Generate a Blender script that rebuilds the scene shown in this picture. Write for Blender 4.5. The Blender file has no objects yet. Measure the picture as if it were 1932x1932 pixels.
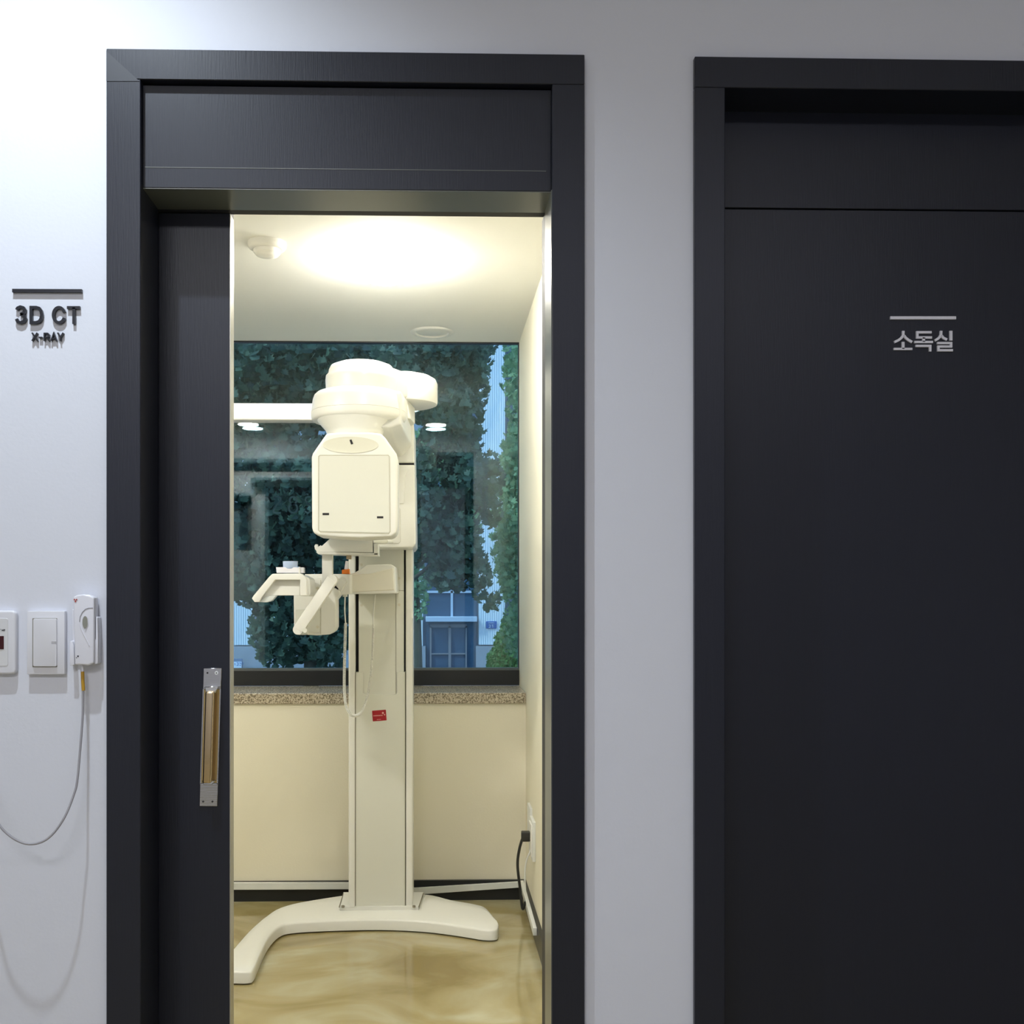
import bpy, bmesh, math, random
from mathutils import Vector, Matrix
random.seed(7)
S = bpy.context.scene
C = S.collection
PI = math.pi

# ------------------------------------------------------------ camera
F = 1932.0; PX, PY = 866.0, 1120.0; TH = math.atan(0.024); H = 1.292; D = 1.93
cam = bpy.data.cameras.new('camera'); co = bpy.data.objects.new('camera', cam); C.objects.link(co)
cam.sensor_width = 36; cam.lens = 36.0 * F / 1932
cam.shift_x = (966 - PX) / 1932; cam.shift_y = -(966 - PY) / 1932
cam.clip_start = .05; cam.clip_end = 300
co.location = (0, -D, H); co.rotation_euler = (PI / 2, 0, -TH)
S.camera = co
S.view_settings.view_transform = 'Standard'; S.view_settings.look = 'None'
S.view_settings.exposure = 0.0; S.view_settings.gamma = 1.0; S.view_settings.use_curve_mapping = False

# ------------------------------------------------------------ world (overcast day)
w = bpy.data.worlds.new('sky'); S.world = w; w.use_nodes = True
nt = w.node_tree; nt.nodes.clear()
out = nt.nodes.new('ShaderNodeOutputWorld'); bg = nt.nodes.new('ShaderNodeBackground')
tc = nt.nodes.new('ShaderNodeTexCoord'); sp = nt.nodes.new('ShaderNodeSeparateXYZ')
cr = nt.nodes.new('ShaderNodeValToRGB')
cr.color_ramp.elements[0].position = .45; cr.color_ramp.elements[0].color = (.42, .50, .62, 1)
cr.color_ramp.elements[1].position = .75; cr.color_ramp.elements[1].color = (.50, .68, 1, 1)
mp = nt.nodes.new('ShaderNodeMath'); mp.operation = 'MULTIPLY_ADD'; mp.inputs[1].default_value = .5; mp.inputs[2].default_value = .5
nt.links.new(tc.outputs['Generated'], sp.inputs[0]); nt.links.new(sp.outputs['Z'], mp.inputs[0])
nt.links.new(mp.outputs[0], cr.inputs[0]); nt.links.new(cr.outputs[0], bg.inputs[0]); nt.links.new(bg.outputs[0], out.inputs[0])
bg.inputs[1].default_value = 2.1
# soft sun over the street
sl = bpy.data.lights.new('sun', 'SUN'); so = bpy.data.objects.new('sun', sl); C.objects.link(so)
sl.energy = 2.6; sl.angle = .1; sl.color = (1, .97, .9); so.rotation_euler = (math.radians(42), 0, math.radians(-60))

# hall ambient: added fill lights without fittings, below the hall ceiling behind the camera
HALL_Z = 2.95
def area(name, loc, sx, sy, power, col):
    l = bpy.data.lights.new(name, 'AREA'); o = bpy.data.objects.new(name, l); C.objects.link(o)
    l.shape = 'RECTANGLE'; l.size = sx; l.size_y = sy; l.energy = power; l.color = col
    o.location = loc; return o
area('hall_fill_light', (-.9, -3.0, HALL_Z - .03), 1.2, .6, 46, (.93, .94, 1.0))
area('hall_fill_light', (1.3, -3.0, HALL_Z - .03), 1.2, .6, 18, (.84, .85, 1.0))

# ------------------------------------------------------------ pixel <-> place helpers (only for laying things out)
def W(px, py, d):
    t = (px - PX) / F; c, s = math.cos(TH), math.sin(TH)
    x = d * (s + t * c) / (c - t * s); dep = x * s + d * c
    return Vector((x, d - D, H + (PY - py) * dep / F))
def G(px, py, z):
    dep = (H - z) * F / (py - PY); r = (px - PX) / F * dep; c, s = math.cos(TH), math.sin(TH)
    return Vector((r * c + dep * s, dep * c - r * s - D, z))
def X(px, d): return W(px, 0, d).x
def Z(py, d, px=820): return W(px, py, d).z

# ------------------------------------------------------------ materials
def mat(name, col, rough=.5, metal=0, coat=0, bump=0, bscale=50, bstretch=(1, 1, 1), vary=0, vscale=3, emit=None, estr=0, spec=.5, vstretch=None, trans=0):
    m = bpy.data.materials.new(name); m.use_nodes = True; n = m.node_tree; b = n.nodes['Principled BSDF']
    b.inputs['Base Color'].default_value = (*col, 1); b.inputs['Roughness'].default_value = rough
    b.inputs['Metallic'].default_value = metal; b.inputs['Coat Weight'].default_value = coat
    b.inputs['Specular IOR Level'].default_value = spec
    tcn = n.nodes.new('ShaderNodeTexCoord')
    if bump or vary:
        mpn = n.nodes.new('ShaderNodeMapping'); mpn.inputs['Scale'].default_value = bstretch
        n.links.new(tcn.outputs['Object'], mpn.inputs[0])
    if bump:
        no = n.nodes.new('ShaderNodeTexNoise'); no.inputs['Scale'].default_value = bscale; no.inputs['Detail'].default_value = 6
        bu = n.nodes.new('ShaderNodeBump'); bu.inputs['Strength'].default_value = bump; bu.inputs['Distance'].default_value = .002
        n.links.new(mpn.outputs[0], no.inputs[0]); n.links.new(no.outputs[0], bu.inputs['Height']); n.links.new(bu.outputs[0], b.inputs['Normal'])
    if vary:
        n2 = n.nodes.new('ShaderNodeTexNoise'); n2.inputs['Scale'].default_value = vscale; n2.inputs['Detail'].default_value = 5
        mx = n.nodes.new('ShaderNodeMix'); mx.data_type = 'RGBA'
        mx.inputs[6].default_value = (*[c * (1 - vary) for c in col], 1); mx.inputs[7].default_value = (*[min(1, c * (1 + vary)) for c in col], 1)
        n.links.new(mpn.outputs[0], n2.inputs[0]); n.links.new(n2.outputs[0], mx.inputs[0]); n.links.new(mx.outputs[2], b.inputs['Base Color'])
    if emit:
        b.inputs['Emission Color'].default_value = (*emit, 1); b.inputs['Emission Strength'].default_value = estr
    if trans: b.inputs['Transmission Weight'].default_value = trans
    return m
M = {}
M['paint'] = mat('white_wall_paint', (.73, .745, .81), .75, bump=.1, bscale=140, vary=.015, vscale=3)
M['roompaint'] = mat('room_wall_paint', (.84, .80, .65), .7, bump=.2, bscale=120, vary=.02, vscale=2)
M['ceil'] = mat('ceiling_paint', (.80, .80, .76), .8)
M['dark'] = mat('dark_laminate', (.0085, .0105, .0205), .40, bump=.13, bscale=60, bstretch=(9, 9, .35), vary=.12, vscale=40, spec=.5)
M['jamb'] = mat('satin_dark_edge', (.10, .11, .10), .28, spec=.9)
M['edge'] = mat('aluminium_edge', (.42, .41, .37), .35, metal=.7)
M['black'] = mat('black_gap', (.006, .006, .008), .6)
M['letter'] = mat('black_acrylic', (.012, .013, .02), .3)
M['wletter'] = mat('silver_white_acrylic', (.88, .88, .95), .35)
M['cream'] = mat('white_enamel', (.785, .79, .755), .33, coat=.15, bump=.03, bscale=300, vary=.01)
M['cream2'] = mat('ivory_panel', (.685, .695, .635), .42, bump=.03, bscale=300, vary=.01)
M['greyp'] = mat('light_grey_plastic', (.66, .66, .62), .4)
M['groove'] = mat('shadow_groove', (.22, .20, .15), .6)
M['switch'] = mat('white_switch_plastic', (.76, .76, .80), .35)
M['switch2'] = mat('white_gloss_plastic', (.80, .80, .86), .18, coat=.4)
M['oval'] = mat('olive_grey_button', (.28, .28, .24), .45)
M['red'] = mat('red_mark', (.45, .05, .04), .5)
M['sticker'] = mat('red_sticker', (.36, .012, .018), .4)
M['pink'] = mat('pale_print', (.80, .45, .42), .5)
M['yellow'] = mat('yellow_sleeve', (.50, .28, .02), .4)
M['cable'] = mat('grey_cable', (.34, .33, .35), .4)
M['cableblack'] = mat('black_rubber', (.02, .02, .018), .5)
M['orange'] = mat('orange_plastic', (.75, .20, .02), .4)
M['blue'] = mat('pale_blue_plastic', (.48, .60, .85), .45)
M['clearblue'] = mat('frosted_plastic', (.62, .66, .66), .3)
M['steel'] = mat('brushed_steel', (.55, .55, .56), .22, metal=1, bump=.06, bscale=30, bstretch=(1, 1, 20))
M['chrome'] = mat('polished_steel', (.72, .72, .70), .08, metal=1)
M['winframe'] = mat('black_window_frame', (.012, .014, .016), .35)
M['wingrey'] = mat('grey_bead', (.12, .14, .14), .4)
M['redglass'] = mat('dark_red_window', (.05, .004, .006), .15)
M['detector'] = mat('detector_plastic', (.78, .77, .72), .4)
M['trunking'] = mat('white_trunking', (.72, .74, .72), .35)
M['stain'] = mat('brown_stain', (.35, .22, .10), .8)
M['lamp'] = mat('lamp_diffuser', (.9, .9, .85), .4, emit=(1, .95, .80), estr=22)
M['lampoff'] = mat('unlit_diffuser', (.80, .79, .72), .35)
M['lamph'] = mat('hall_lamp_diffuser', (.9, .9, .9), .4, emit=(.95, .97, 1), estr=6)
M['stone'] = mat('grey_stone', (.36, .37, .42), .7, vary=.15, vscale=1.5)
M['panelw'] = mat('white_cladding', (.78, .84, .92), .5)
M['winglass'] = mat('dark_facade_glass', (.05, .10, .17), .15, spec=.8)
M['alu'] = mat('pale_mullion', (.55, .62, .75), .4)
M['bronze'] = mat('entrance_frame', (.26, .24, .26), .4)
M['plate'] = mat('blue_plate', (.02, .12, .40), .4)
M['asphalt'] = mat('asphalt', (.10, .11, .12), .9, vary=.2, vscale=2)
M['bark'] = mat('bark', (.10, .085, .06), .9, bump=.6, bscale=8, vary=.3)

def leafmat(name, a, b):
    m = bpy.data.materials.new(name); m.use_nodes = True; n = m.node_tree; p = n.nodes['Principled BSDF']
    g = n.nodes.new('ShaderNodeNewGeometry'); r = n.nodes.new('ShaderNodeValToRGB')
    r.color_ramp.elements[0].color = (*a, 1); r.color_ramp.elements[1].color = (*b, 1)
    n.links.new(g.outputs['Random Per Island'], r.inputs[0]); n.links.new(r.outputs[0], p.inputs['Base Color'])
    p.inputs['Roughness'].default_value = .55
    tr = n.nodes.new('ShaderNodeBsdfTranslucent'); n.links.new(r.outputs[0], tr.inputs[0])
    mx = n.nodes.new('ShaderNodeMixShader'); mx.inputs[0].default_value = .3
    n.links.new(p.outputs[0], mx.inputs[1]); n.links.new(tr.outputs[0], mx.inputs[2]); n.links.new(mx.outputs[0], n.nodes['Material Output'].inputs[0])
    return m
M['leafd'] = leafmat('dark_leaves', (.05, .09, .07), (.11, .18, .11))
M['leafm'] = leafmat('sunlit_leaves', (.11, .24, .13), (.28, .46, .22))  # sunnier look of this foliage put into lighter greens
M['leafs'] = leafmat('shrub_leaves', (.06, .18, .05), (.12, .30, .08))

def glassmat():
    m = bpy.data.materials.new('tinted_window_glass'); m.use_nodes = True; n = m.node_tree; n.nodes.clear()
    o = n.nodes.new('ShaderNodeOutputMaterial'); t = n.nodes.new('ShaderNodeBsdfTransparent'); g = n.nodes.new('ShaderNodeBsdfGlossy')
    f = n.nodes.new('ShaderNodeFresnel'); f.inputs[0].default_value = 1.37; mx = n.nodes.new('ShaderNodeMixShader')
    t.inputs[0].default_value = (.80, .90, .93, 1); g.inputs[0].default_value = (1, 1, 1, 1); g.inputs[1].default_value = 0
    n.links.new(f.outputs[0], mx.inputs[0]); n.links.new(t.outputs[0], mx.inputs[1]); n.links.new(g.outputs[0], mx.inputs[2]); n.links.new(mx.outputs[0], o.inputs[0])
    return m
M['glass'] = glassmat()

def floormat():
    m = bpy.data.materials.new('polished_concrete'); m.use_nodes = True; n = m.node_tree; b = n.nodes['Principled BSDF']
    tcn = n.nodes.new('ShaderNodeTexCoord'); mpn = n.nodes.new('ShaderNodeMapping'); mpn.inputs['Scale'].default_value = (1, 1.6, 1)
    n1 = n.nodes.new('ShaderNodeTexNoise'); n1.inputs['Scale'].default_value = 2.2; n1.inputs['Detail'].default_value = 8; n1.inputs['Distortion'].default_value = 1.2
    r = n.nodes.new('ShaderNodeValToRGB')
    e = r.color_ramp.elements
    e[0].position = .34; e[0].color = (.26, .20, .075, 1); e[1].position = .70; e[1].color = (.48, .455, .31, 1)
    k = e.new(.5); k.color = (.37, .31, .15, 1)
    n.links.new(tcn.outputs['Object'], mpn.inputs[0]); n.links.new(mpn.outputs[0], n1.inputs[0]); n.links.new(n1.outputs[0], r.inputs[0]); n.links.new(r.outputs[0], b.inputs['Base Color'])
    b.inputs['Roughness'].default_value = .10; b.inputs['Coat Weight'].default_value = .3; b.inputs['Coat Roughness'].default_value = .08
    n3 = n.nodes.new('ShaderNodeTexNoise'); n3.inputs['Scale'].default_value = 9; bu = n.nodes.new('ShaderNodeBump'); bu.inputs['Strength'].default_value = .05; bu.inputs['Distance'].default_value = .01
    n.links.new(tcn.outputs['Object'], n3.inputs[0]); n.links.new(n3.outputs[0], bu.inputs['Height']); n.links.new(bu.outputs[0], b.inputs['Normal'])
    return m
M['floor'] = floormat()
def granmat():
    m = bpy.data.materials.new('speckled_granite'); m.use_nodes = True; n = m.node_tree; b = n.nodes['Principled BSDF']
    tcn = n.nodes.new('ShaderNodeTexCoord'); v = n.nodes.new('ShaderNodeTexNoise'); v.inputs['Scale'].default_value = 210; v.inputs['Detail'].default_value = 3
    r = n.nodes.new('ShaderNodeValToRGB'); e = r.color_ramp.elements
    e[0].position = .40; e[0].color = (.17, .145, .10, 1); e[1].position = .60; e[1].color = (.60, .54, .42, 1); k = e.new(.48); k.color = (.42, .35, .25, 1)
    n.links.new(tcn.outputs['Object'], v.inputs[0]); n.links.new(v.outputs[0], r.inputs[0]); n.links.new(r.outputs[0], b.inputs['Base Color'])
    b.inputs['Roughness'].default_value = .25
    return m
M['granite'] = granmat()
def corrmat():
    m = M['panelw']; n = m.node_tree; b = n.nodes['Principled BSDF']
    tcn = n.nodes.new('ShaderNodeTexCoord'); wv = n.nodes.new('ShaderNodeTexWave'); wv.inputs['Scale'].default_value = 3.2
    bu = n.nodes.new('ShaderNodeBump'); bu.inputs['Strength'].default_value = .8; bu.inputs['Distance'].default_value = .03
    n.links.new(tcn.outputs['Object'], wv.inputs[0]); n.links.new(wv.outputs[0], bu.inputs['Height']); n.links.new(bu.outputs[0], b.inputs['Normal'])
corrmat()

# ------------------------------------------------------------ object helpers
ORG = {}
def tag(o, label=None, cat=None, group=None, kind=None):
    if label: o['label'] = label
    if cat: o['category'] = cat
    if group: o['group'] = group
    if kind: o['kind'] = kind
    return o
def empty(name, loc, label=None, cat=None, group=None, kind=None):
    o = bpy.data.objects.new(name, None); C.objects.link(o); o.location = loc; o.empty_display_size = .05
    ORG[o.name] = Vector(loc); return tag(o, label, cat, group, kind)
def obj(name, bm, m, parent=None, label=None, smooth=40, loc=None):
    """one bmesh in world space -> one object; children keep their root's origin"""
    bmesh.ops.recalc_face_normals(bm, faces=bm.faces)
    if parent is not None: org = ORG[parent.name]
    elif loc is not None: org = Vector(loc)
    else:
        vs = [v.co for v in bm.verts]
        org = Vector(((min(v.x for v in vs) + max(v.x for v in vs)) / 2, (min(v.y for v in vs) + max(v.y for v in vs)) / 2, min(v.z for v in vs)))
    bmesh.ops.translate(bm, verts=bm.verts, vec=-org)
    me = bpy.data.meshes.new(name); bm.to_mesh(me); bm.free()
    me.materials.append(m if not isinstance(m, str) else M[m])
    if smooth:
        me.shade_smooth(); me.set_sharp_from_angle(angle=math.radians(smooth))
    o = bpy.data.objects.new(name, me); C.objects.link(o)
    if parent is not None: o.parent = parent
    else: o.location = org
    ORG[o.name] = org
    if label: o['label'] = label
    return o
def bm_(): return bmesh.new()
def merge(bm, other, bevel=0, seg=2):
    if bevel:
        es = [e for e in other.edges if len(e.link_faces) == 2 and e.calc_face_angle(0) > math.radians(28)]
        try: bmesh.ops.bevel(other, geom=es, offset=bevel, segments=seg, profile=.6, affect='EDGES', clamp_overlap=True)
        except Exception: pass
    me = bpy.data.meshes.new('tmp'); other.to_mesh(me); other.free(); bm.from_mesh(me); bpy.data.meshes.remove(me)
    return bm
def box(bm, x0, x1, y0, y1, z0, z1, bevel=0, seg=2):
    t = bmesh.new()
    vs = [t.verts.new((x, y, z)) for x in (x0, x1) for y in (y0, y1) for z in (z0, z1)]
    for f in ((0, 1, 3, 2), (4, 6, 7, 5), (0, 4, 5, 1), (2, 3, 7, 6), (0, 2, 6, 4), (1, 5, 7, 3)): t.faces.new([vs[i] for i in f])
    bmesh.ops.recalc_face_normals(t, faces=t.faces)
    return merge(bm, t, bevel, seg)
def pbox(bm, px0, py0, px1, py1, d0, d1, bevel=0, seg=2):
    """box whose front face covers these pixels at distance d0, reaching back to d1"""
    a = W(px0, py0, d0); b = W(px1, py1, d0)
    return box(bm, a.x, b.x, d0 - D, d1 - D, min(a.z, b.z), max(a.z, b.z), bevel, seg)
def prism(bm, pts, d0, d1, bevel=0, seg=2, rounded=0):
    t = bmesh.new(); P = [W(p[0], p[1], d0) for p in pts]
    if rounded: P = roundpoly(P, rounded)
    a = [t.verts.new(p) for p in P]; b = [t.verts.new((p.x, p.y + d1 - d0, p.z)) for p in P]
    n = len(P); t.faces.new(a); t.faces.new(b[::-1])
    for i in range(n): t.faces.new((a[i], b[i], b[(i + 1) % n], a[(i + 1) % n]))
    bmesh.ops.recalc_face_normals(t, faces=t.faces)
    return merge(bm, t, bevel, seg)
def roundpoly(P, r, k=5):
    out = []; n = len(P)
    for i in range(n):
        p, a, b = P[i], P[i - 1], P[(i + 1) % n]
        u = (a - p); v = (b - p); rr = min(r, u.length * .45, v.length * .45); u.normalize(); v.normalize()
        s, e = p + u * rr, p + v * rr
        for j in range(k + 1):
            t = j / k; out.append(s * (1 - t) ** 2 + p * 2 * t * (1 - t) + e * t * t)
    return out
def ribbon(bm, pts, wpx, d0, d1, closed=False, bevel=0):
    P = [W(p[0], p[1], d0) for p in pts]; w_ = wpx * d0 / F / 2; n = len(P); L, R = [], []
    for i in range(n):
        a = P[i - 1] if (i > 0 or closed) else None; b = P[(i + 1) % n] if (i < n - 1 or closed) else None
        ds = []
        if a is not None: ds.append((P[i] - a).normalized())
        if b is not None: ds.append((b - P[i]).normalized())
        t = sum(ds, Vector()).normalized(); nr = Vector((-t.z, 0, t.x)); k = 1 / max(.5, nr.dot(Vector((-ds[0].z, 0, ds[0].x))))
        L.append(P[i] + nr * w_ * k); R.append(P[i] - nr * w_ * k)
    dy = Vector((0, d1 - d0, 0)); t = bmesh.new()
    V = [[t.verts.new(q) for q in (L[i], R[i], R[i] + dy, L[i] + dy)] for i in range(n)]
    for i in range(n if closed else n - 1):
        A, B = V[i], V[(i + 1) % n]
        for j in range(4): t.faces.new((A[j], A[(j + 1) % 4], B[(j + 1) % 4], B[j]))
    if not closed: t.faces.new(V[0]); t.faces.new(V[-1][::-1])
    bmesh.ops.recalc_face_normals(t, faces=t.faces)
    return merge(bm, t, bevel)
def arcpts(cx, cy, rx, ry, a0, a1, n=20):
    return [(cx + rx * math.cos(math.radians(a0 + (a1 - a0) * i / n)), cy - ry * math.sin(math.radians(a0 + (a1 - a0) * i / n))) for i in range(n + 1)]
def lathe(bm, prof, cx, cy, n=64, sx=1, sy=1):
    t = bmesh.new(); rings = []
    for r, z in prof:
        if r < 1e-5: rings.append([t.verts.new((cx, cy, z))])
        else: rings.append([t.verts.new((cx + r * sx * math.cos(2 * PI * i / n), cy + r * sy * math.sin(2 * PI * i / n), z)) for i in range(n)])
    for a, b in zip(rings, rings[1:]):
        for i in range(n):
            j = (i + 1) % n
            f = [a[i % len(a)], a[j % len(a)], b[j % len(b)], b[i % len(b)]]
            u = []
            for v in f:
                if v not in u: u.append(v)
            if len(u) > 2: t.faces.new(u)
    if len(rings[0]) > 1: t.faces.new(rings[0])
    if len(rings[-1]) > 1: t.faces.new(rings[-1][::-1])
    bmesh.ops.recalc_face_normals(t, faces=t.faces)
    return merge(bm, t)
def smoothpath(P, k=8):
    P = [Vector(p) for p in P]; Q = [P[0] * 2 - P[1]] + P + [P[-1] * 2 - P[-2]]; out = []
    for i in range(1, len(Q) - 2):
        a, b, c, d = Q[i - 1:i + 3]
        for j in range(k):
            t = j / k
            out.append(.5 * (2 * b + (c - a) * t + (2 * a - 5 * b + 4 * c - d) * t * t + (3 * b - a - 3 * c + d) * t ** 3))
    return out + [P[-1]]
def tube(bm, P, r, n=10, cap=True):
    t = bmesh.new(); P = [Vector(p) for p in P]; rings = []; up = None
    for i, p in enumerate(P):
        d = (P[min(i + 1, len(P) - 1)] - P[max(i - 1, 0)]).normalized()
        if up is None: up = Vector((0, 1, 0)) if abs(d.y) < .9 else Vector((1, 0, 0))
        s = d.cross(up).normalized(); up = s.cross(d).normalized(); rr = r[i] if isinstance(r, (list, tuple)) else r
        rings.append([t.verts.new(p + (s * math.cos(2 * PI * k / n) + up * math.sin(2 * PI * k / n)) * rr) for k in range(n)])
    for a, b in zip(rings, rings[1:]):
        for k in range(n): t.faces.new((a[k], a[(k + 1) % n], b[(k + 1) % n], b[k]))
    if cap: t.faces.new(rings[0]); t.faces.new(rings[-1][::-1])
    bmesh.ops.recalc_face_normals(t, faces=t.faces)
    return merge(bm, t)
def bar(bm, p0, p1, w_, h_, bevel=0, up=Vector((0, 1, 0))):
    p0, p1 = Vector(p0), Vector(p1); d = (p1 - p0).normalized(); s = d.cross(up).normalized(); u = s.cross(d).normalized(); t = bmesh.new()
    vs = [t.verts.new(p + s * a * w_ / 2 + u * b * h_ / 2) for p in (p0, p1) for a, b in ((-1, -1), (1, -1), (1, 1), (-1, 1))]
    for f in ((0, 1, 2, 3), (7, 6, 5, 4), (0, 4, 5, 1), (1, 5, 6, 2), (2, 6, 7, 3), (3, 7, 4, 0)): t.faces.new([vs[i] for i in f])
    bmesh.ops.recalc_face_normals(t, faces=t.faces)
    return merge(bm, t, bevel, 3)
def cyl_y(bm, px, py, rpx, d0, d1, n=24, ry=None):
    c = W(px, py, d0); r = rpx * d0 / F; rz = (ry or rpx) * d0 / F; t = bmesh.new()
    a = [t.verts.new((c.x + r * math.cos(2 * PI * i / n), c.y, c.z + rz * math.sin(2 * PI * i / n))) for i in range(n)]
    b = [t.verts.new((v.co.x, v.co.y + d1 - d0, v.co.z)) for v in a]
    t.faces.new(a); t.faces.new(b[::-1])
    for i in range(n): t.faces.new((a[i], b[i], b[(i + 1) % n], a[(i + 1) % n]))
    bmesh.ops.recalc_face_normals(t, faces=t.faces)
    return merge(bm, t)
def struct(name, bm, m, parent=None, smooth=0):
    o = obj(name, bm, m, parent, smooth=smooth, loc=(0, 0, 0) if parent is None else None)
    if parent is None: o['kind'] = 'structure'
    return o

# ============================================================ STRUCTURE
RZ = 2.44                 # room ceiling height
XR, XL = .387, -1.75      # room right / left wall
YW, YB = 2.74, 2.40       # window plane, front of the sill wall
T = .11                   # front wall thickness
# door openings
A0, A1 = X(232, D), X(1075, D); AZ = Z(122, D)
B0, B1 = X(1340, D), X(1340, D) + .86; BZ = Z(138, D)
bm = bm_()
box(bm, -3.2, A0, 0, T, 0, HALL_Z); box(bm, A0, A1, 0, T, AZ, HALL_Z); box(bm, A1, B0, 0, T, 0, HALL_Z)
box(bm, B0, B1, 0, T, BZ, HALL_Z); box(bm, B1, 3.2, 0, T, 0, HALL_Z)
struct('wall_front', bm, 'paint')
struct('wall_right', box(bm_(), XR, XR + .12, T, YW + .03, 0, RZ), 'roompaint')
struct('wall_left', box(bm_(), XL - .1, XL, T, YW + .03, 0, RZ), 'roompaint')
sz_top = Z(1307, YB + D); sz_bot = Z(1327, YB + D)
struct('wall_rear', box(bm_(), XL, XR, YB, YW + .2, 0, sz_bot), 'roompaint')
struct('ceiling', box(bm_(), XL - .1, XR + .12, T, YW + .03, RZ, RZ + .12), 'ceil')
struct('ceiling_hall', box(bm_(), -3.2, 3.2, -4.5, 0, HALL_Z, HALL_Z + .1), 'ceil')
struct('floor', box(bm_(), -3.2, 3.2, -4.5, YW + .2, -.1, 0), 'floor')
struct('wall_hall_left', box(bm_(), -3.3, -3.2, -4.5, T, 0, HALL_Z), 'paint')
struct('wall_hall_right', box(bm_(), 3.2, 3.3, -4.5, T, 0, HALL_Z), 'paint')
struct('wall_hall_back', box(bm_(), -3.3, 3.3, -4.6, -4.5, 0, HALL_Z), 'paint')
# granite sill
struct('trim_1', box(bm_(), XL, XR - .001, YB - .012, YW - .012, sz_bot, sz_top, .003), 'granite')
# window
win = empty('window_1', (-.6, YW, sz_top), kind='structure')
fz1 = Z(1264, YW + D); fz0 = sz_top + .001
bm = bm_(); box(bm, XL, XR, YW - .01, YW + .12, fz0, fz1, .002); struct('window_frame', bm, 'winframe', win)
bm = bm_(); box(bm, XL, XR, YW + .0, YW + .03, fz1, fz1 + .009); struct('window_bead', bm, 'wingrey', win)
bm = bm_(); box(bm, XL, XR, YW - .0, YW + .03, RZ - .006, RZ); struct('window_head', bm, 'winframe', win)
struct('window_jamb', box(bm_(), XR - .004, XR, YW + .002, YW + .03, fz1, RZ - .006), 'winframe', win)
struct('window_pane', box(bm_(), XL, XR, YW + .01, YW + .016, fz1, RZ - .006), 'glass', win)
struct('window_pane', box(bm_(), XL, XR + .1, YW + .095, YW + .101, fz1, RZ + .1), 'glass', win)
# sash stile hidden mostly behind the column
# faint numerals stuck on the outer face of the glass
bm = bm_(); dn = YW + D + .018
ribbon(bm, [(517, 941), (520, 937.5), (525, 937), (529, 940), (529, 945), (525, 950), (519, 955), (516, 961), (516, 966), (521, 968), (530, 968)], 3.4, dn, dn + .001)
ribbon(bm, arcpts(553, 944, 6.5, 6.5, 0, 360, 20)[:-1], 3.4, dn, dn + .001, closed=True)
ribbon(bm, arcpts(553, 959, 8, 8.5, 0, 360, 20)[:-1], 3.4, dn, dn + .001, closed=True)
ribbon(bm, [(586, 937), (578, 938), (576, 943), (578, 948), (584, 951), (588, 956), (587, 963), (581, 968), (574, 964)], 3.4, dn, dn + .001)
mm = mat('numeral_film', (.05, .09, .10), .5)
obj('window_numerals', bm, mm, win)
# baseboards
struct('baseboard_rear', box(bm_(), XL, XR - .014, YB - .014, YB, 0, .083), 'winframe')
struct('baseboard_right', box(bm_(), XR - .014, XR, T + .05, YB, 0, .083), 'winframe')

# ---------------- door 1 (sliding)
d1 = empty('door_1', (X(650, D), 0, 0), kind='structure')
FP = .012; df = D - FP
def strutframe(parent, l, li, r, ri, t, ti, mitre, name='door_frame'):
    pm = (l + min(r, 1932)) / 2; zt, zi = Z(t, df, pm), Z(ti, df, pm)
    bm = bm_(); box(bm, X(l, df), X(li, df), -FP, T, 0, zi, .0012, 1); struct(name, bm, 'dark', parent)
    bm = bm_(); box(bm, X(ri, df), X(r, df), -FP, T, 0, zi, .0012, 1); struct(name, bm, 'dark', parent)
    bm = bm_(); box(bm, X(l, df), X(r, df), -FP, T, zi, zt, .0012, 1); struct('door_head', bm, 'dark', parent)
strutframe(d1, 200.5, 265, 1103, 1042, 97, 154, True)
zi1 = Z(154, df, 650)
# mitred return piece over the corner (a thin triangular veneer)
bm = bm_()
P = [W(200.5, 96, df - .0008), W(263, 153, df - .0008), W(200.5, 153, df - .0008)]
t = bmesh.new(); a = [t.verts.new(p) for p in P]; b = [t.verts.new(p + Vector((0, .001, 0))) for p in P]; t.faces.new(a); t.faces.new(b[::-1])
for i in range(3): t.faces.new((a[i], b[i], b[(i + 1) % 3], a[(i + 1) % 3]))
merge(bm, t); struct('corner_veneer', bm, mat('corner_laminate', (.020, .022, .030), .45), d1)
zs = Z(358, D + .004, 700)
bm = bm_(); box(bm, X(268, D), X(1042, df) + .0, .004, .105, zs, zi1 - .003, .001, 1); tp = struct('transom_panel', bm, 'dark', d1)
bm = bm_(); box(bm, X(265, df), X(1042, df), .045, .10, zs + .02, zi1); struct('transom_backing', bm, 'black', d1)
bm = bm_(); box(bm, X(268, D) + .004, X(1042, df) - .01, .0034, .0045, Z(320, D), Z(318.6, D)); obj('panel_seam', bm, M['jamb'], tp)
# underside of the transom and right jamb lining (satin)
struct('soffit_lining', box(bm_(), X(265, df), X(1042, df), .005, .109, zs - .0015, zs), 'jamb', d1)
struct('jamb_lining', box(bm_(), X(1042, df) - .0015, X(1042, df), -.008, .100, 0, zs - .0015), 'jamb', d1)
struct('jamb_channel', box(bm_(), X(1042, df) - .001, X(1042, df) + .03, .102, .160, 0, zs), 'black', d1)
struct('head_channel', box(bm_(), -1.3, X(433, D + .116), .111, .160, zs - .0035, zs + .06), 'black', d1)
struct('head_channel', box(bm_(), X(433, D + .116), X(1042, df), .111, .134, zs - .001, zs + .06), 'black', d1)
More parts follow.
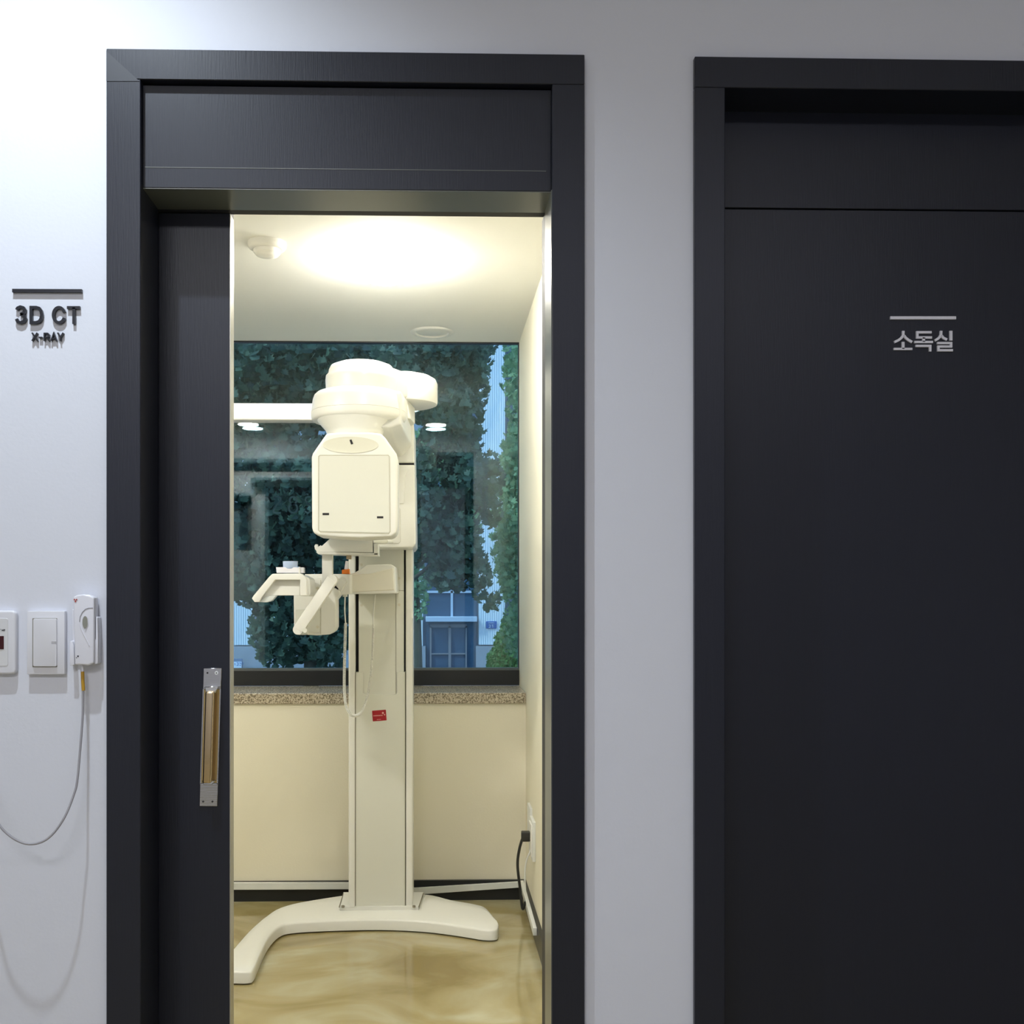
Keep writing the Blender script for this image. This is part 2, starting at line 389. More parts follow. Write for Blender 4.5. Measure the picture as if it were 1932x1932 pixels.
# leaf
LY0, LY1 = .116, .152
leaf = struct('door_leaf', box(bm_(), -1.20, X(433, LY0 + D), LY0, LY1, .008, zs - .006, .0008, 1), 'dark', d1)
obj('leaf_edge', box(bm_(), X(433, LY0 + D), X(433, LY0 + D) + .0015, LY0 + .001, LY1, .008, zs - .006), 'edge', leaf)
# pull handle on the leaf (slightly tilted)
hd = LY0 + D - .004
def hq(u, v):   # handle-local: u 0..1 across, v 0..1 down
    return (384 + u * 34 + (376 - 384) * v, 1260.5 + v * 261)
def hpoly(pts): return [hq(*p) for p in pts]
bm = bm_(); prism(bm, hpoly([(0, 0), (1, 0), (1, .155), (0, .155)]), hd, LY0 + D, .0008, 1); prism(bm, hpoly([(0, .83), (1, .83), (1, 1), (0, 1)]), hd, LY0 + D, .0008, 1)
prism(bm, hpoly([(.0, .15), (.06, .15), (.06, .84), (.0, .84)]), hd, LY0 + D); prism(bm, hpoly([(.93, .15), (1, .15), (1, .84), (.93, .84)]), hd, LY0 + D)
obj('handle_plate', bm, 'steel', leaf)
bm = bm_(); prism(bm, hpoly([(.06, .15), (.93, .15), (.93, .84), (.06, .84)]), hd + .0025, LY0 + D); obj('handle_recess', bm, mat('wall_reflection_gold', (.72, .55, .26), .38, metal=1), leaf)  # gold colour stands in for the room wall reflected in the recess
bm = bm_(); prism(bm, hpoly([(.12, .17), (.60, .17), (.60, .835), (.12, .835)]), hd - .03, hd - .016, .004, 3); obj('pull_grip', bm, mat('satin_brass_steel', (.62, .48, .30), .2, metal=1), leaf)
bm = bm_()
for v0, v1 in ((.135, .19), (.815, .845)): prism(bm, hpoly([(.08, v0 + .0), (.85, v0 + .0), (.64, v1), (.2, v1)]), hd - .018, hd, .001, 1)
obj('grip_bracket', bm, 'chrome', leaf)
bm = bm_(); cyl_y(bm, *hq(.72, .035), 3.4, hd - .002, hd); obj('lock_cap', bm, mat('white_cap', (.85, .85, .85), .3), leaf)
bm = bm_(); cyl_y(bm, *hq(.72, .035), 1.2, hd - .0025, hd); cyl_y(bm, *hq(.22, .035), 1.6, hd - .001, hd); cyl_y(bm, *hq(.2, .965), 1.8, hd - .001, hd); cyl_y(bm, *hq(.72, .965), 1.8, hd - .001, hd)
obj('handle_screw', bm, mat('dark_screw', (.06, .06, .06), .4, metal=.6), leaf)

# ---------------- door 2 (closed)
d2 = empty('door_2', (X(1700, D), 0, 0), kind='structure')
strutframe(d2, 1311, 1368, 1311 + 905, 1311 + 848, 110, 168, False)
r2 = .085; i0, i1 = X(1368, df), X(1311 + 848, df); zg0, zg1 = Z(396.5, D + r2, 1600), Z(393.5, D + r2, 1600)
struct('transom_panel', box(bm_(), i0, i1, r2, T, zg1, Z(168, df, 1620) + .02, .0008, 1), 'dark', d2)
struct('transom_gap', box(bm_(), i0, i1, r2 + .008, T + .01, zg0 - .002, zg1 + .002), 'black', d2)
leaf2 = struct('door_leaf', box(bm_(), i0, i1, r2, T + .02, .008, zg0, .0008, 1), 'dark', d2)
# lettering
ls = .1139
def hz(pts): return [(1640 + x * ls, 560 + y * ls) for x, y in pts]
dl = D + r2 - .004; de = D + r2 - .0003
sg = empty('door_lettering', W(1742, 662, dl), 'silver-white Korean lettering with a bar above on the closed dark door', 'sign')
obj('bar', ribbon(bm_(), hz([(352, 347), (1440, 347)]), 5.70, dl, de), 'wletter', sg)
bm = bm_(); ribbon(bm, hz([(568, 562), (566, 635), (535, 680), (490, 715), (420, 748)]), 4.52, dl, de); ribbon(bm, hz([(578, 640), (610, 680), (650, 712), (712, 748)]), 4.52, dl, de)
ribbon(bm, hz([(565, 745), (565, 862)]), 4.87, dl, de); ribbon(bm, hz([(410, 862), (716, 862)]), 4.18, dl, de); obj('letter', bm, 'wletter', sg)
bm = bm_(); ribbon(bm, hz([(1036, 586), (800, 586), (800, 672), (1042, 672)]), 4.35, dl, de); ribbon(bm, hz([(905, 672), (905, 745)]), 4.87, dl, de)
ribbon(bm, hz([(752, 747), (1058, 747)]), 4.18, dl, de); ribbon(bm, hz([(772, 812), (1013, 812), (1013, 903)]), 4.35, dl, de); obj('letter', bm, 'wletter', sg)
bm = bm_(); ribbon(bm, hz([(1195, 562), (1192, 625), (1165, 672), (1130, 700), (1092, 720)]), 4.52, dl, de); ribbon(bm, hz([(1200, 640), (1230, 678), (1292, 708)]), 4.52, dl, de)
ribbon(bm, hz([(1357, 562), (1357, 722)]), 5.22, dl, de); ribbon(bm, hz([(1130, 764), (1360, 764), (1360, 822), (1150, 822), (1150, 884), (1388, 884)]), 4.18, dl, de); obj('letter', bm, 'wletter', sg)

# ============================================================ HALL WALL ITEMS
dw = D - .006; dv = D - .0003
ws = empty('wall_lettering', W(88, 640, D), 'black raised 3D CT X-RAY lettering with a bar on the white wall', 'sign')
obj('bar', ribbon(bm_(), [(22.8, 548), (154.3, 548.6)], 6.2, dw, dv), 'letter', ws)
bm = bm_(); ribbon(bm, [(31, 584.5), (33, 581), (38, 578.8), (43.5, 580.3), (46.2, 584.5), (44.5, 590), (38, 592.8)], 5.6, dw, dv)
ribbon(bm, [(38, 592.8), (44.8, 595.2), (47.2, 601), (44.5, 606.5), (38.5, 608.6), (33, 606.8), (30.6, 601.5)], 5.6, dw, dv); obj('letter', bm, 'letter', ws)
bm = bm_(); ribbon(bm, [(58.3, 579.8), (68, 579.8), (73.5, 581.5), (77, 586.5), (78.4, 594), (77, 601.5), (73.5, 606.5), (68, 608.4), (58.3, 608.4)], 5.6, dw, dv, closed=True); obj('letter', bm, 'letter', ws)
bm = bm_(); ribbon(bm, arcpts(111, 594.2, 10.6, 14.3, 22, 338, 26), 5.6, dw, dv); obj('letter', bm, 'letter', ws)
bm = bm_(); ribbon(bm, [(126, 580), (150.5, 580)], 5.2, dw, dv); ribbon(bm, [(139, 580), (139, 611)], 5.4, dw, dv); obj('letter', bm, 'letter', ws)
sw = 2.6
bm = bm_(); ribbon(bm, [(60, 627.6), (70.5, 643)], sw, dw, dv); ribbon(bm, [(70, 627.6), (60, 643)], sw, dw + .0001, dv); obj('letter', bm, 'letter', ws)
bm = bm_(); ribbon(bm, [(73, 636.5), (79.5, 636.5)], sw, dw, dv); obj('letter', bm, 'letter', ws)
bm = bm_(); ribbon(bm, [(83.3, 643), (83.3, 628.8), (89.5, 628.8), (92, 631.5), (91.5, 635), (89, 636.6), (84, 636.6)], sw, dw, dv); ribbon(bm, [(89, 636.6), (92.5, 643)], sw, dw, dv); obj('letter', bm, 'letter', ws)
bm = bm_(); ribbon(bm, [(96, 643), (101, 627.8), (106.3, 643)], sw, dw, dv); ribbon(bm, [(98, 638.8), (104.5, 638.8)], sw * .8, dw, dv); obj('letter', bm, 'letter', ws)
bm = bm_(); ribbon(bm, [(108.4, 627.6), (113.6, 636.5)], sw, dw, dv); ribbon(bm, [(118.9, 627.6), (113.6, 636.5), (113.6, 643)], sw, dw + .0001, dv); obj('letter', bm, 'letter', ws)

def ppl(l, t, r, b): return [(l, t), (r, t), (r, b), (l, b)]
# light switch
sp_ = empty('light_switch', W(86, 1273, D), 'square-cornered white light switch between the rounded plate and the handset', 'switch')
bm = bm_(); pbox(bm, 50.5, 1153, 122, 1272.5, D - .012, D, .002, 2); obj('switch_plate', bm, 'switch', sp_)
bm = bm_(); pbox(bm, 61, 1166.5, 107.5, 1258.5, D - .0132, D - .009, .0004, 1); obj('switch_surround', bm, 'groove', sp_)
bm = bm_(); prism(bm, ppl(62.2, 1167.5, 106.4, 1257.5), D - .0165, D - .009, .0012, 2, rounded=.003); rk = obj('rocker', bm, 'switch', sp_)
bm = bm_(); pbox(bm, 97, 1210.6, 106, 1211.6, D - .0168, D - .0162); pbox(bm, 97, 1213.4, 106, 1214.4, D - .0168, D - .0162); obj('indicator_mark', bm, mat('grey_mark', (.35, .35, .38), .5), rk)
# left control plate
cp = empty('control_plate', W(-5, 1272, D), 'rounded white wall plate with dark red window at the left edge', 'switch')
bm = bm_(); prism(bm, ppl(-42, 1152, 29.5, 1272), D - .013, D, .004, 3, rounded=.009); obj('switch_plate', bm, 'switch', cp)
bm = bm_(); prism(bm, ppl(-28, 1166.5, 15, 1257), D - .0138, D - .012, .0006, 1, rounded=.004); obj('face_panel', bm, mat('face_plastic', (.70, .70, .71), .5), cp)
bm = bm_(); pbox(bm, -22, 1200, 6.8, 1225, D - .0150, D - .013, .0006, 1); obj('indicator_window', bm, 'redglass', cp)
bm = bm_()
ribbon(bm, [(-3, 1187.5), (1, 1187.5)], .9, D - .0142, D - .0135); ribbon(bm, [(-1, 1187.5), (-1, 1191)], .9, D - .0142, D - .0135)
ribbon(bm, [(3.6, 1191), (3.6, 1187.5), (5.2, 1190), (6.8, 1187.5), (6.8, 1191)], .9, D - .0142, D - .0135); ribbon(bm, [(8, 1191), (8, 1187.5), (9.8, 1189)], .9, D - .0142, D - .0135)
obj('printed_text', bm, 'letter', cp)
# exposure handset + cradle
cr_ = empty('handset_cradle', W(158, 1256, D), 'white wall cradle clips holding the exposure handset', 'holder')
bm = bm_(); prism(bm, [(131.5, 1209), (136, 1210), (139, 1217), (140.5, 1254), (136, 1256), (131.5, 1256)], D - .02, D, .001, 2); obj('clip', bm, 'switch2', cr_)
bm = bm_(); prism(bm, [(178, 1210.5), (180.5, 1206), (181, 1163), (184, 1165), (185, 1207), (184.5, 1252), (178, 1253.5)], D - .022, D, .001, 2); obj('clip', bm, 'switch2', cr_)
obj('back_plate', pbox(bm_(), 136, 1150, 180, 1252, D - .004, D, .001, 1), 'switch2', cr_)
hs = empty('exposure_handset', W(158, 1255, D), 'white X-ray exposure handset with oval grey button hanging in its cradle', 'remote')
bm = bm_(); prism(bm, [(138, 1126), (146, 1122.5), (157, 1121.2), (168, 1123), (177.5, 1127), (177, 1251), (166, 1255.5), (154, 1254.5), (141, 1254.5)], D - .029, D - .004, .003, 3); obj('handset_body', bm, 'switch2', hs)
hf = D - .0295
obj('push_button', cyl_y(bm_(), 160.3, 1174, 4.8, hf - .0012, hf + .002, ry=11.5), 'oval', hs)
bm = bm_(); ribbon(bm, [(150, 1173), (151, 1164), (155, 1155.5), (161, 1149.5), (167, 1147.3), (175, 1147)], 1.3, hf - .0002, hf + .001); obj('groove', bm, mat('grey_groove', (.30, .30, .33), .5), hs)
bm = bm_(); ribbon(bm, [(150, 1176), (153.5, 1188), (168.5, 1218)], 1.1, hf - .0006, hf + .001); ribbon(bm, [(155, 1168), (155, 1178), (160.5, 1191), (166, 1178), (165.5, 1166)], 1.0, hf - .0006, hf + .001); obj('ridge', bm, 'switch2', hs)
bm = bm_()
for a in (90 - 60 + 60, 210, 330): prism(bm, [(142.3, 1132.5)] + arcpts(142.3, 1132.5, 3.6, 3.6, a + 60 - 28, a + 60 + 28, 5), hf - .0003, hf + .0005)
obj('radiation_symbol', bm, 'red', hs)
bm = bm_(); cyl_y(bm, 147, 1238, 1.4, hf - .0003, hf + .001, 12); cyl_y(bm, 144, 1241, .8, hf - .0003, hf + .001, 10); obj('printed_mark', bm, 'letter', hs)
hc = empty('handset_cable', W(156, 1268, D - .015), 'thin grey cable with yellow sleeve looping down from the handset', 'cable')
obj('strain_relief', tube(bm_(), [W(155.5, 1254, D - .016), W(156, 1268, D - .016)], .0022), 'switch2', hc)
obj('sleeve', tube(bm_(), [W(155.8, 1267, D - .016), W(156.3, 1285, D - .017), W(157.5, 1303, D - .018)], .0032, 14), 'yellow', hc)
cp_ = smoothpath([W(157, 1300, D - .018), W(156, 1350, D - .022), W(151.5, 1410, D - .03), W(146, 1470, D - .04), W(140, 1497, D - .045), W(120, 1545, D - .06), W(90, 1582, D - .07), W(55, 1592.5, D - .075), W(20, 1578, D - .075), W(-8, 1545, D - .07), W(-30, 1480, D - .05), W(-45, 1380, D - .02), W(-48, 1272, D - .006)], 8)
obj('cord', tube(bm_(), cp_, .0022, 10), 'cable', hc)

# hall downlight (key) : real recessed fitting, its own lamp
def downlight(name, x, y, zc, r, label, grp, lit, key=None, proud=.006, cat='ceiling light'):
    t = empty(name, (x, y, zc), label, cat, grp)
    obj('trim_ring', lathe(bm_(), [(r * .82, zc - .001), (r * .84, zc - proud), (r * .97, zc - proud), (r, zc - .001)], x, y), 'detector', t)
    obj('diffuser', lathe(bm_(), [(0, zc - proud * .55), (r * .8, zc - proud * .4), (r * .83, zc - .001)], x, y), lit, t)
    return t
KX, KY = -.72, -.56
k = downlight('hall_downlight', KX, KY, HALL_Z, .06, 'round recessed downlight in the hall ceiling above the lettering', None, M['lamph'])
l = bpy.data.lights.new('hall_key', 'SPOT'); lo = bpy.data.objects.new('hall_key', l); C.objects.link(lo)
l.energy = 100; l.spot_size = math.radians(128); l.spot_blend = 1.0; l.shadow_soft_size = .018; l.color = (.80, .90, 1.0)
lo.location = (KX, KY, HALL_Z - .03)

# ============================================================ ROOM FITTINGS
def room_lamp(x, y, r, power, label, col=(1, .96, .86)):
    t = downlight('ceiling_downlight', x, y, RZ, r, label, None, M['lamp'], proud=.008)
    l = bpy.data.lights.new('room_lamp', 'AREA'); o = bpy.data.objects.new('room_lamp', l); C.objects.link(o)
    l.shape = 'DISK'; l.size = r * 1.6; l.energy = power; l.color = col; o.location = (x, y, RZ - .012)
    return t
room_lamp(.01, .52, .085, 8, 'lit round downlight just inside the room above the doorway')
room_lamp(-1.25, .52, .085, 22, 'lit round downlight in the left of the room, mirrored in the window')
# dome lamp added above the scanner, shaped so its glow brightens the ceiling
cx, cy = -.168, 1.58
dm = empty('added_dome_lamp', (cx, cy, RZ), 'added shallow dome lamp glowing on the ceiling above the scanner', 'ceiling light')
R_ = .13
obj('diffuser', lathe(bm_(), [(0, RZ - .085)] + [(R_ * math.sin(math.radians(a)), RZ - .010 - .075 * math.cos(math.radians(a))) for a in range(10, 91, 10)] + [(R_, RZ - .001)], cx, cy), mat('dome_diffuser', (.9, .9, .85), .4, emit=(1, .965, .88), estr=74), dm)
# unlit downlight near the window
p = G(814, 624.5, 0) if False else None
def on_ceiling(px, py):
    dep = (RZ - H) * F / (PY - py); r = (px - PX) / F * dep; c, s = math.cos(TH), math.sin(TH)
    return r * c + dep * s, dep * c - r * s - D
x_, y_ = on_ceiling(815, 626)
dl_ = empty('ceiling_downlight', (x_, y_, RZ), 'unlit round recessed downlight in the room ceiling near the window', 'ceiling light')
obj('trim_ring', lathe(bm_(), [(.070, RZ - .002), (.074, RZ - .008), (.088, RZ - .007), (.095, RZ - .001)], x_, y_), 'detector', dl_)
obj('diffuser', lathe(bm_(), [(0, RZ - .006), (.055, RZ - .0055), (.071, RZ - .001)], x_, y_), 'lampoff', dl_)
x_, y_ = on_ceiling(504, 458)
dt = empty('motion_detector', (x_, y_, RZ), 'white two-tier round detector on the room ceiling, top left of doorway', 'detector')
obj('mount_ring', lathe(bm_(), [(.062, RZ), (.062, RZ - .012), (.058, RZ - .020), (.052, RZ - .024), (.045, RZ - .024)], x_, y_), 'detector', dt)
obj('sensor_dome', lathe(bm_(), [(.044, RZ - .022), (.044, RZ - .032), (.036, RZ - .042), (.02, RZ - .047), (0, RZ - .048)], x_, y_), 'detector', dt)

# cable trunking at the foot of the walls
yb = YB + D - .016
tr = obj('cable_trunking', prism(bm_(), [(200, 1666), (662, 1666), (662, 1678), (200, 1680)], yb - .016, yb, .0008, 1), 'trunking')
tag(tr, 'straight white cable trunking on the black baseboard left of the scanner', 'trunking')
tr = obj('cable_trunking', prism(bm_(), [(772, 1677), (984, 1664), (984, 1674.5), (772, 1689)], yb - .020, yb - .004, .0008, 1), 'trunking')
tag(tr, 'slanting loose length of white cable trunking right of the scanner', 'trunking')
# open length on right wall
xw = XR - .016
def RW(px, py, off=.016):
    x = XR - off; t = (px - PX) / F; c, s = math.cos(TH), math.sin(TH)
    yd = x * (c - t * s) / (s + t * c); dep = x * s + yd * c
    return Vector((x, yd - D, H + (PY - py) * dep / F))
bm = bm_(); a = RW(985.5, 1668); b = RW(1002, 1728)
bar(bm, (XR - .020, YB - .03, .072), (XR - .022, YB - .62, .064), .028, .014, .001, up=Vector((1, 0, 0)))
tr = obj('cable_trunking', bm, 'trunking'); tag(tr, 'open white cable trunking channel along the right wall baseboard', 'trunking')
# outlets on right wall
def rbox(bm, y0, y1, z0, z1, th, bev=.002): return box(bm, XR - th, XR, y0, y1, z0, z1, bev, 2)
# sockets seen edge-on at px ~1003, rows 1540-1620
yo = RW(1003, 1580, .01).y
zo1, zo0 = H - (1536 - PY) * (yo + D) / F, H - (1620 - PY) * (yo + D) / F
ot = empty('wall_socket', (XR, yo, zo0), 'white double socket plate on the right room wall', 'socket')
bm = bm_(); rbox(bm, yo - .06, yo + .06, zo0, zo1 - .02, .012); obj('socket_plate', bm, 'trunking', ot)
bm = bm_(); box(bm, XR - .017, XR - .011, yo - .045, yo + .045, zo0 + .015, zo1 - .035, .002, 2); obj('socket_face', bm, 'detector', ot)
ot2 = obj('blank_plate', rbox(bm_(), yo + .07, yo + .19, zo0 + .03, zo1 + .005, .010), 'trunking'); tag(ot2, 'white blank cover plate beside the socket on the right wall', 'plate')
pg = empty('power_plug', (XR - .02, yo, zo0 + .06), 'black angled plug and drooping lead in the right wall socket', 'plug')
zc = (zo0 + zo1) / 2
bm = bm_(); box(bm, XR - .05, XR - .016, yo - .015, yo + .015, zc - .02, zc + .018, .005, 3); obj('plug_body', bm, 'cableblack', pg)
bm = bm_(); tube(bm, smoothpath([(XR - .040, yo, zc + .006), (XR - .056, yo + .01, zc - .05), (XR - .062, yo + .03, zc - .12), (XR - .05, yo + .06, zc - .22), (XR - .04, yo + .06, zc - .30), (XR - .03, yo + .05, .08)], 8), .0055, 10); obj('lead', bm, 'cableblack', pg)
wc = obj('white_lead', tube(bm_(), smoothpath([(XR - .012, yo - .03, zo0 + .05), (XR - .035, yo - .02, zo0 - .02), (XR - .035, yo - .01, zo0 - .12), (XR - .02, yo - .02, .09)], 8), .003, 8), 'trunking')
tag(wc, 'thin white lead hanging below the right wall socket', 'cable')

# ============================================================ SCANNER
mc = empty('dental_xray_machine', (W(718, 1700, 4.05).x, 4.05 - D, 0), 'cream-white dental X-ray scanner with tall column on a curved floor base', 'X-ray machine')
# base: loft between front and back edges
front = [(425, 1833, .045), (440, 1832, .047), (468, 1832, .047), (479, 1826, .047), (491, 1799, .047), (506, 1769, .047), (526, 1748, .047), (552, 1740.5, .047), (619, 1736, .048), (718, 1734, .048), (801, 1737.5, .048), (867, 1746, .047), (912, 1753, .047), (936, 1753, .046), (941, 1746, .046)]
back = [(405, 1822, .045), (424, 1808, .047), (440, 1790, .05), (452, 1776, .05), (470, 1756, .052), (486, 1741, .055), (503, 1727, .058), (530, 1711, .062), (585, 1698, .068), (700, 1683, .085), (800, 1686, .080), (850, 1697, .07), (895, 1705, .06), (915, 1712, .052), (934, 1734, .047)]
fr = smoothpath([G(*p) for p in front], 4); bk = smoothpath([G(*p) for p in back], 4)
t = bmesh.new(); rows = []
for a, b in zip(fr, bk):
    d_ = (b - a); d_.z = 0; L = d_.length; u = d_ / L
    def P_(s, z): return Vector((a.x + u.x * s, a.y + u.y * s, z))
    sec = [P_(.010, .003), P_(.0, .006), P_(0, a.z - .009), P_(.003, a.z - .003), P_(.010, a.z)]
    for q in (.25, .5, .75): sec.append(P_(.01 + (L - .02) * q, a.z + (b.z - a.z) * q + .004 * math.sin(q * PI)))
    sec += [P_(L - .010, b.z), P_(L - .003, b.z - .003), P_(L, b.z - .009), P_(L, .006), P_(L - .010, .003)]
    rows.append([t.verts.new(p) for p in sec])
for a, b in zip(rows, rows[1:]):
    for i in range(len(a) - 1): t.faces.new((a[i], a[i + 1], b[i + 1], b[i]))
    t.faces.new((a[-1], a[0], b[0], b[-1]))
t.faces.new(rows[0]); t.faces.new(rows[-1][::-1])
bm = bm_(); merge(bm, t); base = obj('floor_base', bm, 'cream', mc, smooth=50)
# levelling gap pads
pt = [G(640, 1711.5, .073), G(790, 1711.5, .073), G(799, 1685, .088), G(648, 1685, .088)]
bm = bm_(); t = bmesh.new(); a = [t.verts.new(p + Vector((0, 0, .004))) for p in pt]; b = [t.verts.new(p - Vector((0, 0, .012))) for p in pt]
t.faces.new(a); t.faces.new(b[::-1])
for i in range(4): t.faces.new((a[i], b[i], b[(i + 1) % 4], a[(i + 1) % 4]))
bmesh.ops.recalc_face_normals(t, faces=t.faces); merge(bm, t, .001, 1); obj('base_cover', bm, 'cream', base)
for px in (647, 781):
    q = G(px, 1710, .077); obj('screw', lathe(bm_(), [(.0, q.z + .003), (.006, q.z + .003), (.006, q.z - .004)], q.x, q.y, 20), 'groove', base)
bm = bm_()
for pa, pb in (((640, 1711.5, .0775), (648, 1686, .0895)), ((790, 1711.5, .0775), (799, 1686, .0895))): obj('cover_seam', bar(bm_(), G(*pa), G(*pb), .003, .004, up=Vector((0, 0, 1))), 'groove', base)
# column
dc = 3.99; zt = 2.03
def cbox(bm, px0, px1, y0, y1, z0, z1, bev=0, seg=2): return box(bm, X(px0, dc), X(px1, dc), y0, y1, z0, z1, bev, seg)
yc = dc - D
bm = bm_(); cbox(bm, 672, 764, yc + .035, yc + .20, .07, zt); col = obj('column', bm, 'cream2', mc)
bm = bm_(); cbox(bm, 657.5, 670.5, yc - .002, yc + .21, .07, zt, .007, 4); obj('rail', bm, 'cream', col)
bm = bm_(); cbox(bm, 765.5, 779, yc - .002, yc + .21, .07, zt, .007, 4); obj('rail', bm, 'cream', col)
zc1 = Z(1268, dc); zc2 = Z(1310, dc); zb = .078
bm = bm_(); cbox(bm, 676.5, 762, yc + .006, yc + .036, zc2 - .05, zt, .001, 1); obj('inner_panel', bm, 'cream2', col)
obj('guide_slot', cbox(bm_(), 670.5, 676.5, yc + .030, yc + .036, zc1, zt), 'black', col); obj('guide_slot', cbox(bm_(), 762, 765.5, yc + .030, yc + .036, zc1, zt), 'black', col)
bm = bm_(); prism(bm, [(670.8, 1268.5), (685, 1268.5), (685, 1307), (688, 1310.5), (746, 1310.5), (749, 1307), (749, 1268), (764.3, 1268), (764.3, 1713), (670.8, 1713)], dc, dc + .03, .0012, 1)
lc = obj('lower_cover', bm, 'cream2', mc)
for pa in (670.2, 764): obj('cover_seam', cbox(bm_(), pa, pa + 1, yc - .0015, yc + .01, zb, zc1), 'groove', lc)
M['plug'] = mat('panel_plug', (.62, .60, .50), .5)
for px, py in ((682, 1065.5), (753, 1091), (682, 1142), (753, 1141)): obj('panel_screw', cyl_y(bm_(), px, py, 2.6, dc + .004, dc + .01, 16), 'plug', col)
bm = bm_(); cbox(bm, 747, 762, yc + .0045, yc + .007, Z(1114.6, dc), Z(1113.8, dc)); cbox(bm, 746.5, 747.3, yc + .0045, yc + .007, Z(1310, dc), Z(1114, dc)); obj('panel_seam', bm, 'groove', col)
# sticker
sk = [(702, 1341), (728, 1339), (729.5, 1359), (703.5, 1361)]
st = obj('sticker', prism(bm_(), sk, dc - .0012, dc, 0, 1, rounded=.002), 'sticker', mc, 'small red sticker')
bm = bm_(); cyl_y(bm, 722.4, 1345.2, 2.0, dc - .0016, dc - .0008, 14); cyl_y(bm, 725.5, 1348.4, 1.3, dc - .0016, dc - .0008, 12)
for i in range(8): pbox(bm, 704.8 + i * 2.2, 1349.6 - i * .12, 706.2 + i * 2.2, 1351.4 - i * .12, dc - .0016, dc - .0008)
for i in range(5): pbox(bm, 711 + i * 1.6, 1357.1 - i * .1, 712 + i * 1.6, 1358.3 - i * .1, dc - .0016, dc - .0008)
obj('sticker_print', bm, 'pink', st)
# carriage behind the head
bm = bm_(); prism(bm, [(640, 877), (782.5, 877), (784.5, 1026), (779, 1033), (640, 1033)], 3.80, 4.235, .006, 3); car = obj('carriage', bm, 'cream', mc)
bm = bm_(); prism(bm, [(655, 955), (752, 955), (755.5, 960), (755.5, 1022), (752, 1025.5), (655, 1025.5)], 3.796, 3.81, .001, 1); obj('carriage_panel', bm, 'greyp', car)
bm = bm_(); prism(bm, [(750, 884), (775, 884), (766, 893), (764, 900), (762, 950), (750, 950)], 3.793, 3.81, .003, 2); obj('carriage_flute', bm, 'cream', car)
bm = bm_(); pbox(bm, 660, 872.5, 781, 877.5, 3.81, 4.22); obj('carriage_gap', bm, 'black', car)
bm = bm_(); prism(bm, [(650, 780), (735, 745), (757, 760), (776, 769), (780.5, 800), (782, 873), (650, 873)], 3.80, 4.235, .006, 3); uc = obj('upper_carriage', bm, 'cream', mc)
# fairing from ring to carriage
def loft(bm, A, dA, B, dB, bev=.008):
    t = bmesh.new(); a = [t.verts.new(W(p[0], p[1], dA)) for p in A]; b = [t.verts.new(W(p[0], p[1], dB)) for p in B]
    t.faces.new(a); t.faces.new(b[::-1]); n = len(a)
    for i in range(n): t.faces.new((a[i], b[i], b[(i + 1) % n], a[(i + 1) % n]))
    bmesh.ops.recalc_face_normals(t, faces=t.faces); return merge(bm, t, bev, 3)
bm = bm_(); loft(bm, [(650, 735), (757, 738), (757, 800), (735, 806), (650, 806)], 3.42, [(680, 760), (776, 768), (779, 845), (760, 868), (680, 868)], 3.85); obj('overhead_fairing', bm, 'cream', uc)
bm = bm_(); loft(bm, [(752, 752), (766, 750), (774, 790), (752, 790)], 3.66, [(755, 765), (783, 770), (783, 800), (770, 806)], 3.78, .004); obj('cable_guide', bm, 'cream2', uc)
# rotating head top
rx, ry = X(677, 3.50), 3.50 - D
zz = lambda py: H + (PY - py) * 3.5 / F
sc = 3.5 / F
bm = bm_(); lathe(bm, [(0, zz(802)), (52 * sc, zz(802)), (66 * sc, zz(801)), (76 * sc, zz(799)), (85 * sc, zz(797)), (88.5 * sc, zz(793)), (89.3 * sc, zz(788)), (89.2 * sc, zz(781.5)), (88.2 * sc, zz(781)), (88.2 * sc, zz(780.2)), (89.0 * sc, zz(779.7)), (86 * sc, zz(757)), (83 * sc, zz(749)), (78 * sc, zz(744.5)), (70 * sc, zz(742)), (50 * sc, zz(741))], rx, ry, 96); ru = obj('rotation_ring', bm, 'cream', mc)
bm = bm_(); lathe(bm, [(66 * sc, zz(746)), (67.5 * sc, zz(720)), (66.5 * sc, zz(712)), (62 * sc, zz(707)), (61 * sc, zz(700)), (57 * sc, zz(693)), (44 * sc, zz(688)), (24 * sc, zz(685)), (0, zz(684))], X(682, 3.5), ry, 96); obj('top_housing', bm, 'cream', ru)
nx = X(669, 3.46)
bm = bm_(); lathe(bm, [(70 * sc, zz(797)), (68 * sc, zz(801)), (54 * sc, zz(817)), (52 * sc, zz(822)), (51 * sc, zz(834))], nx, ry - .03, 80); obj('neck', bm, 'cream', ru)
# drum at right behind
dx_, dyy = X(764, 3.78), 3.78 - D; s2 = 3.78 / F
z2 = lambda py: H + (PY - py) * 3.78 / F
bm = bm_(); lathe(bm, [(0, z2(766)), (56 * s2, z2(766)), (60.5 * s2, z2(764)), (61.5 * s2, z2(760)), (61.5 * s2, z2(726)), (58 * s2, z2(718)), (48 * s2, z2(712)), (26 * s2, z2(706)), (0, z2(704))], dx_, dyy, 80); obj('rear_drum', bm, 'cream', ru)
bm = bm_(); loft(bm, [(640, 700), (735, 690), (735, 745), (640, 750)], 3.5, [(720, 707), (800, 716), (800, 755), (720, 755)], 3.82, .012); obj('drum_bridge', bm, 'cream', ru)
